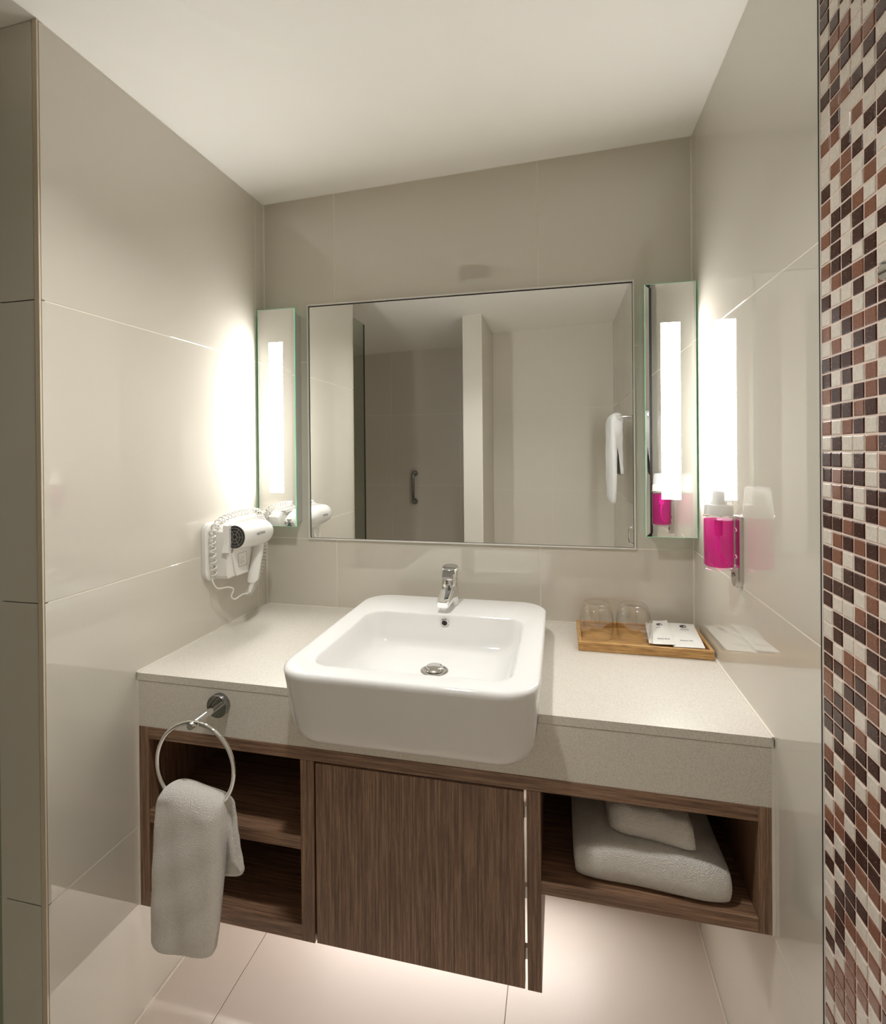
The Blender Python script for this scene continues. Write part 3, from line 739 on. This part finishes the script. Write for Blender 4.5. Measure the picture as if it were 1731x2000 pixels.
# ---------------------------------------------------------------- hairdryer on the left wall
hd = thing('hairdryer', 'white wall-mounted hairdryer in its holder with a coiled cord', 'hairdryer', (0.0, -0.19, 0.98))
def yz_loop(x, y0, y1, z0, z1, r, n=5, skew=0.0):
    return [(x, y, z + skew * (y - y0)) for y, z in rrect(y0, y1, z0, z1, r, n)]
bm = bmesh.new()
loft(bm, [yz_loop(0.0005, -0.334, -0.062, 0.983, 1.150, 0.028), yz_loop(0.013, -0.334, -0.062, 0.983, 1.150, 0.028), yz_loop(0.0165, -0.330, -0.066, 0.987, 1.146, 0.026)])
obj('wall_plate', bm, M['white_plastic'], hd, smooth=40)
bm = bmesh.new()
def hold(x, y0, y1, z0, z1): return [(x, y, z) for y, z in [(y0, z0 + .010), (y0 + .008, z0), (y1 - .055, z0), (y1 - .04, z0 + .012), (y1 - .02, z0 + .06), (y1, z0 + 0.085), (y1, z1 - .016), (y1 - .016, z1), (y0 + .07, z1 - .003), (y0 + .014, z1 - .012), (y0, z1 - .024)]]
loft(bm, [hold(0.0166, -0.303, -0.085, 0.986, 1.147), hold(0.045, -0.303, -0.088, 0.987, 1.147), hold(0.058, -0.302, -0.092, 0.988, 1.145), hold(0.062, -0.297, -0.097, 0.992, 1.140)])
hb = obj('holder', bm, M['white_plastic'], hd, smooth=28)
# raised bezel left of the barrel and above it
bm = bmesh.new()
bz = [(-0.306, 1.066), (-0.296, 1.088), (-0.2955, 1.140), (-0.250, 1.1475), (-0.150, 1.1520), (-0.120, 1.1500), (-0.128, 1.1420), (-0.2560, 1.1400), (-0.2870, 1.128), (-0.2870, 1.088), (-0.296, 1.066)]
bz = [(-0.312, 1.066), (-0.303, 1.090), (-0.306, 1.142), (-0.262, 1.1500), (-0.160, 1.1540), (-0.118, 1.1500), (-0.126, 1.1430), (-0.2650, 1.1410), (-0.2900, 1.130), (-0.2890, 1.085), (-0.303, 1.062)]
prism(bm, bz, 'x', 0.050, 0.068); obj('bezel', bm, M['white_plastic'], hb, smooth=30)
# switch flap with a square print
bm = bmesh.new()
fl = [(-0.2885, 1.0600), (-0.2800, 1.0760), (-0.1950, 1.0750), (-0.1850, 1.0690), (-0.1900, 1.0500), (-0.1870, 1.0400), (-0.1960, 1.0260), (-0.2050, 1.0050), (-0.2150, 0.9890), (-0.2650, 0.9895), (-0.2740, 1.0000)]
loft(bm, [[(0.060, y, z) for y, z in fl], [(0.0672, y, z) for y, z in fl], [(0.0690, -0.237 + (y + 0.237) * .965, 1.033 + (z - 1.033) * .965) for y, z in fl]])
fo = obj('switch_flap', bm, M['white_plastic'], hd, smooth=35)
bm = bmesh.new()
sq = [(-0.2600, 1.0140), (-0.2200, 1.0140), (-0.2220, 1.0540), (-0.2620, 1.0540)]
def bar(bm, a, b, w, x0=0.0689, x1=0.0693):
    a = Vector((0, *a)); b = Vector((0, *b)); t = (b - a).normalized(); nn = Vector((0, -t.z, t.y)) * w / 2
    q = [a - nn, b - nn, b + nn, a + nn]; loft(bm, [[(x0, p.y, p.z) for p in q], [(x1, p.y, p.z) for p in q]])
for a, b in zip(sq, sq[1:] + sq[:1]): bar(bm, a, b, 0.0011)
for a, b in (((-0.250, 1.0235), (-0.247, 1.035)), ((-0.249, 1.0215), (-0.240, 1.0235)), ((-0.246, 1.026), (-0.2385, 1.030)), ((-0.243, 1.034), (-0.2365, 1.040)), ((-0.238, 1.024), (-0.233, 1.031)), ((-0.246, 1.038), (-0.242, 1.043)), ((-0.233, 1.022), (-0.229, 1.024))): bar(bm, a, b, 0.0008)
obj('printed_panel', bm, M['grey_print'], fo)
# barrel along Y, rounded at the rear, black grille at the nozzle
BX, BZ = 0.080, 1.1085
bm = bmesh.new()
bp_ = [(-0.0030, 0.0335), (0.0, 0.0345), (0.02, 0.0362), (0.06, 0.0385), (0.095, 0.0400), (0.122, 0.0395), (0.140, 0.0360), (0.153, 0.0300), (0.161, 0.0225), (0.165, 0.0140)]
lathe(bm, [(r, h) for h, r in bp_], (BX, -0.2900, BZ), (0, 1, -0.035), 40)
bo = obj('barrel', bm, M['white_plastic'], hd, smooth=40)
bm = bmesh.new(); lathe(bm, [(0.0322, 0.0), (0.0322, 0.0018), (0.030, 0.0018), (0.030, 0.0006)], (BX, -0.2932, BZ + 0.0001), (0, -1, 0.035), 32)
gr = obj('nozzle_grille', bm, M['black_plastic'], bo)
bm = bmesh.new()
for rr_ in (0.008, 0.017, 0.026):
    tube(bm, [(BX + rr_ * math.cos(a), -0.2948, BZ + rr_ * math.sin(a)) for a in [2 * PI * k / 28 for k in range(28)]], 0.0009, 5, closed=True)
for k in range(6):
    a = PI * k / 3; tube(bm, [(BX + 0.006 * math.cos(a), -0.2948, BZ + 0.006 * math.sin(a)), (BX + 0.028 * math.cos(a), -0.2948, BZ + 0.028 * math.sin(a))], 0.0008, 5)
obj('grille_bars', bm, M['grey_print'], gr)
bm = bmesh.new()
for i in range(-5, 6):
    for j in range(-5, 6):
        if i * i + j * j < 24 and (i * i + j * j) % 5 != 3: box(bm, BX + i * .0036 - .0011, BX + i * .0036 + .0011, -0.1330, -0.1238, 1.1030 + j * .0036 - .0014, 1.1030 + j * .0036 + .0014)
obj('rear_vent', bm, M['black_plastic'], bo)
# handle
bm = bmesh.new()
hp = [((0.080, -0.168, 1.092), 0.0185, 0.0205), ((0.081, -0.175, 1.070), 0.0175, 0.0190), ((0.082, -0.186, 1.035), 0.0165, 0.0180), ((0.082, -0.199, 0.995), 0.0165, 0.0180), ((0.082, -0.208, 0.968), 0.0170, 0.0185), ((0.082, -0.2105, 0.962), 0.0150, 0.0165)]
loops = []
for c, a, b in hp:
    loops.append([(c[0] + a * math.cos(2 * PI * k / 20), c[1] + b * math.sin(2 * PI * k / 20), c[2] + 0.30 * b * math.sin(2 * PI * k / 20) * 0.6) for k in range(20)])
loft(bm, loops); obj('handle', bm, M['white_plastic'], hd, smooth=45)
obj('cord_guard', tube(bmesh.new(), [(0.082, -0.210, 0.963), (0.082, -0.217, 0.951), (0.082, -0.2245, 0.939), (0.081, -0.229, 0.931)], [0.0085, 0.0075, 0.0062, 0.0048], 14), M['cord'], hd, smooth=True)
text_mesh('lettering', 'MISTRAL', 0.0115, M['grey_print'], bo, (BX + 0.0401, -0.2215, 1.1100), (0, 1, 0.03), (-0.05, -0.03, 1), 0.0003, 1.0)
# coiled cord: a helix along the outline of the plate, then a loose tail
path = catmull([(0.055, -0.195, 0.918), (0.040, -0.150, 0.921), (0.030, -0.105, 0.945), (0.026, -0.072, 0.985), (0.026, -0.058, 1.030), (0.026, -0.055, 1.080), (0.026, -0.066, 1.130), (0.026, -0.095, 1.158), (0.026, -0.150, 1.164), (0.026, -0.220, 1.163), (0.026, -0.285, 1.153), (0.027, -0.318, 1.130), (0.029, -0.325, 1.090), (0.029, -0.322, 1.040), (0.028, -0.316, 1.000)], 24)
acc = [0.0]
for a, b in zip(path, path[1:]): acc.append(acc[-1] + (b - a).length)
tot = acc[-1]; wire = []; nst = 1150; j = 0; phase = 0.0; prev = 0.0
pitch = lambda f: 0.0120 if f < 0.40 else (0.0165 if f < 0.72 else 0.0178)
for s in range(nst):
    q = tot * s / (nst - 1)
    while j < len(acc) - 2 and acc[j + 1] < q: j += 1
    f = (q - acc[j]) / max(1e-9, acc[j + 1] - acc[j]); p = path[j].lerp(path[j + 1], f)
    t = (path[min(j + 1, len(path) - 1)] - path[j]).normalized()
    n1 = Vector((1, 0, 0)); n1 = (n1 - t * n1.dot(t)).normalized(); n2 = t.cross(n1)
    phase += 2 * PI * (q - prev) / pitch(q / tot); prev = q
    wire.append(p + 0.0082 * (math.cos(phase) * n1 + math.sin(phase) * n2))
tail = catmull([wire[-1], (0.030, -0.322, 0.978), (0.036, -0.310, 0.962), (0.050, -0.285, 0.960), (0.056, -0.268, 0.950), (0.056, -0.278, 0.932), (0.062, -0.270, 0.922), (0.072, -0.250, 0.930), (0.080, -0.234, 0.930), (0.081, -0.2290, 0.931)], 8)
obj('coiled_cord', tube(bmesh.new(), wire + tail[1:], 0.0021, 6), M['cord'], hd, smooth=True)

# ---------------------------------------------------------------- towel ring and hand towel
rg = thing('towel_ring', 'chrome towel ring on a round wall disc fixed to the counter apron', 'towel ring', (0.229, -D, 0.774))
obj('wall_disc', lathe(bmesh.new(), [(0.0262, 0.0), (0.0262, 0.013), (0.0250, 0.0145), (0.0, 0.0148)], (0.229, -D + 0.0004, 0.774), (0, -1, 0), 40), M['darkchrome'], rg, smooth=40)
obj('arm', tube(bmesh.new(), [(0.229, -D - 0.013, 0.774), (0.2295, -D - 0.045, 0.7745), (0.230, -D - 0.102, 0.775)], [0.0078, 0.0074, 0.0074], 18), M['chrome'], rg, smooth=40)
RC = Vector((0.2335, -0.6600, 0.6850)); RR = 0.0935
ring_o = obj('ring', tube(bmesh.new(), [(RC.x + RR * math.cos(a), RC.y, RC.z + RR * math.sin(a)) for a in [2 * PI * k / 72 for k in range(72)]], 0.0045, 12, closed=True), M['chrome'], rg, smooth=True)
bm = bmesh.new(); tube(bm, [(0.218, RC.y, 0.7772), (0.245, RC.y, 0.7780)], 0.0058, 14); obj('ring_clasp', bm, M['chrome'], rg, smooth=40)

def drape(name, front_x, back_x, y_mid, z_top, z_front, z_back, gap, th, label, mat, seed=1, nx=22, sag=0.012, group=None, parent=None):
    """towel folded over a bar running along X: outer skin over the top, inner skin around the bar"""
    rr = random.Random(seed); ph = [rr.uniform(0, 6.28) for _ in range(6)]
    prof_o, prof_i = [], []
    nf, nb, na = 22, 14, 12
    for k in range(nf): prof_o.append((0, k / nf)); 
    bm = bmesh.new(); cols = []
    for i in range(nx + 1):
        u = i / nx; col = []
        edge = 1 - (2 * u - 1) ** 6            # rounded vertical edges
        thk = th * (0.62 + 0.38 * edge)
        zt = z_top - sag * (u - 0.35) ** 2 * 4 + 0.004 * math.sin(5 * u + ph[0]) - 0.012 * (1 - edge)
        def X(side, v):
            a, b = (front_x if side == 'f' else back_x)[0 if v < .5 else 1], 0
            fx0, fx1, bx0, bx1 = front_x if side == 'f' else back_x      # top-left, top-right, bottom-left, bottom-right
            return (fx0 + (fx1 - fx0) * u) * (1 - v) + (bx0 + (bx1 - bx0) * u) * v
        def wav(v): return 0.0022 * math.sin(6 * u + 3.1 * v + ph[1]) + 0.0015 * math.sin(13 * u - 4 * v + ph[2]) + 0.001 * math.sin(21 * v + 7 * u + ph[4])
        zf = z_front + 0.006 * math.sin(2.2 * u + ph[3]) + 0.010 * (1 - edge); zbk = z_back + 0.012 * (1 - edge)
        ro = gap + thk
        # outer front from hem up
        for k in range(nf + 1):
            v = 1 - k / nf; col.append((X('f', v), y_mid - ro - wav(v) - 0.004 * math.sin(PI * v), zf + (zt - ro - zf) * (1 - v)))
        for k in range(1, na):
            a = PI * k / na; xx = X('f', 0) * (1 - k / na) + X('b', 0) * (k / na)
            col.append((xx, y_mid - ro * math.cos(a) + 0.001 * math.sin(9 * u), zt - ro + ro * math.sin(a)))
        for k in range(nb + 1):
            v = k / nb; col.append((X('b', v), y_mid + ro + wav(v + .3), zbk + (zt - ro - zbk) * (1 - v)))
        # inner back from hem up, around, inner front down
        for k in range(nb + 1):
            v = 1 - k / nb; col.append((X('b', v), y_mid + gap + wav(v + .3) * .6 + 0.002 * v, zbk + 0.001 + (zt - ro - zbk) * (1 - v)))
        for k in range(1, na):
            a = PI * (1 - k / na); xx = X('b', 0) * (1 - k / na) + X('f', 0) * (k / na)
            col.append((xx, y_mid - gap * math.cos(a), zt - ro + gap * math.sin(a)))
        for k in range(nf + 1):
            v = k / nf; col.append((X('f', v), y_mid - gap - wav(v) * .6 - 0.002 * v, zf + 0.001 + (zt - ro - zf) * (1 - v)))
        cols.append(col)
    loft(bm, cols, True, True)
    o = obj(name, bm, mat, parent, smooth=80)
    md = o.modifiers.new('soft', 'SUBSURF'); md.levels = 1; md.render_levels = 1
    tag(o, label, 'towel', group); return o
# the loft caps make the folded sides; front leaf long, rear leaf short and shifted to the right
drape('hand_towel', (0.152, 0.3040, 0.135, 0.2930), (0.175, 0.3170, 0.200, 0.3380), -0.6600, 0.6480, 0.3080, 0.4500, 0.0075, 0.026, 'small greyish white terry hand towel hanging through the chrome towel ring', M['terry'], 3)

# ---------------------------------------------------------------- folded towels in the right cubby
def folded(name, x0, x1, y0, y1, z0, h, rot, label, seed):
    rr = random.Random(seed); ph = [rr.uniform(0, 6.28) for _ in range(6)]
    bm = bmesh.new(); n = 40; cols = []
    cz = z0 + h / 2
    prof = []
    # cross-section (Y,Z): rounded fold at the front, leaves at the back
    seg = 12
    def sec(u):
        p = []
        e = 1 - abs(2 * u - 1) ** 6
        hh = h * (0.60 + 0.40 * e); zz0 = z0
        y00 = y0 + 0.022 * (1 - e) + 0.004 * math.sin(5 * u + ph[0]) - rot * (u - 0.3)
        for k in range(seg + 1):
            a = -PI / 2 - PI * k / seg
            rad = hh / 2
            p.append((y00 + rad * 0.5 + rad * 0.5 * math.cos(a), zz0 + rad + rad * math.sin(a)))
        for k in range(1, 13):
            v = k / 12; y = y00 + hh * .25 + (y1 - y00 - hh * .25) * v
            p.append((y, zz0 + hh + 0.003 * math.sin(9 * v + 4 * u + ph[1]) * v - 0.006 * v))
        for k in range(1, 7): p.append((y1 + 0.004 * math.sin(PI * k / 6), zz0 + hh * (1 - k / 7) - 0.006 * (1 - k / 7)))
        for k in range(8): p.append((y1 + (y00 + hh * .25 - y1) * (k + .5) / 8, zz0))
        return p
    loops = []
    for i in range(n + 1):
        u = i / n
        s = sec(u)
        loops.append([(x0 + (x1 - x0) * u + 0.005 * math.sin(40 * (z - z0) + ph[2]) * (1 if u > .9 else (-.6 if u < .1 else 0)), y, z + (0.0018 * math.sin(17 * u + 30 * y + ph[3]) if z > z0 + h * .2 else 0)) for y, z in s])
    loft(bm, loops)
    o = obj(name, bm, M['terry'], None, smooth=70)
    md = o.modifiers.new('soft', 'SUBSURF'); md.levels = 1; md.render_levels = 1
    return tag(o, label, 'towel')
folded('bath_towel', 1.018, 1.305, -0.562, -0.150, 0.4953, 0.078, 0.008, 'large folded white terry towel lying in the right open cubby', 2)
folded('hand_towel', 1.087, 1.250, -0.532, -0.235, 0.5755, 0.060, 0.034, 'small folded white terry towel on top of the larger folded one', 6)

# ---------------------------------------------------------------- behind the camera: towel rail, towel, handles, shower screen
tr_ = thing('towel_rail', 'chrome towel rail on the right wall seen in the mirror', 'towel rail', (W, -1.3, 1.512))
obj('rail', tube(bmesh.new(), [(1.287, -1.062, 1.512), (1.287, -1.64, 1.512)], 0.0075, 14), M['chrome'], tr_, smooth=40)
for yy in (-1.070, -1.632):
    obj('bracket', tube(bmesh.new(), [(1.280, yy, 1.512), (W - 0.001, yy, 1.512)], 0.0085, 14), M['chrome'], tr_, smooth=40)
    obj('wall_disc', lathe(bmesh.new(), [(0.022, 0), (0.022, 0.008), (0.018, 0.010)], (W - 0.0002, yy, 1.512), (-1, 0, 0), 24), M['chrome'], tr_, smooth=40)
tw = drape('bath_towel', (-0.02, 0.34, -0.02, 0.34), (-0.02, 0.34, -0.02, 0.34), 0.0, 0.035, -0.445, -0.300, 0.009, 0.024, 'white terry bath towel hanging over the chrome rail seen in the mirror', M['terry_white'], 9)
tw.location = (1.287, -1.185, 1.512); tw.rotation_euler = (0, 0, -PI / 2)
hn = thing('paper_holder', 'small chrome bar holder low on the right wall seen in the mirror', 'holder', (W, -1.06, 0.93))
obj('bar', tube(bmesh.new(), catmull([(W - 0.002, -1.06, 0.968), (W - 0.035, -1.06, 0.968), (W - 0.046, -1.06, 0.955), (W - 0.046, -1.06, 0.905), (W - 0.035, -1.06, 0.892), (W - 0.002, -1.06, 0.892)], 6), 0.0065, 12), M['chrome'], hn, smooth=True)
for z in (0.892, 0.968): obj('wall_disc', lathe(bmesh.new(), [(0.016, 0), (0.016, 0.006), (0.012, 0.008)], (W - 0.0002, -1.06, z), (-1, 0, 0), 20), M['chrome'], hn, smooth=40)
gb = thing('grab_bar', 'short dark chrome vertical grab bar on the shaded shower wall', 'grab bar', (-0.205, SHY, 1.04))
obj('bar', tube(bmesh.new(), catmull([(-0.205, SHY + 0.004, 1.158), (-0.205, SHY + 0.045, 1.158), (-0.205, SHY + 0.060, 1.140), (-0.205, SHY + 0.060, 0.940), (-0.205, SHY + 0.045, 0.922), (-0.205, SHY + 0.004, 0.922)], 6), 0.0125, 14), M['darkchrome'], gb, smooth=True)
for z in (0.922, 1.158): obj('wall_disc', lathe(bmesh.new(), [(0.026, 0), (0.026, 0.008), (0.020, 0.014)], (-0.205, SHY + 0.0002, z), (0, 1, 0), 24), M['darkchrome'], gb, smooth=40)
sg = thing('shower_screen', 'narrow clear glass shower screen beside the end of the left wall', 'shower screen', (-0.115, -1.0, 0.0))
obj('pane', nbox(-0.119, -0.111, -1.237, -L - 0.0005, 0.004, 2.090), M['pane'], sg)
obj('edge', nbox(-0.1188, -0.1112, -1.2392, -1.2372, 0.004, 2.090), M['gap'], sg)
obj('foot_channel', nbox(-0.125, -0.105, -1.237, -L - 0.0005, 0.0002, 0.016), M['chrome'], sg)
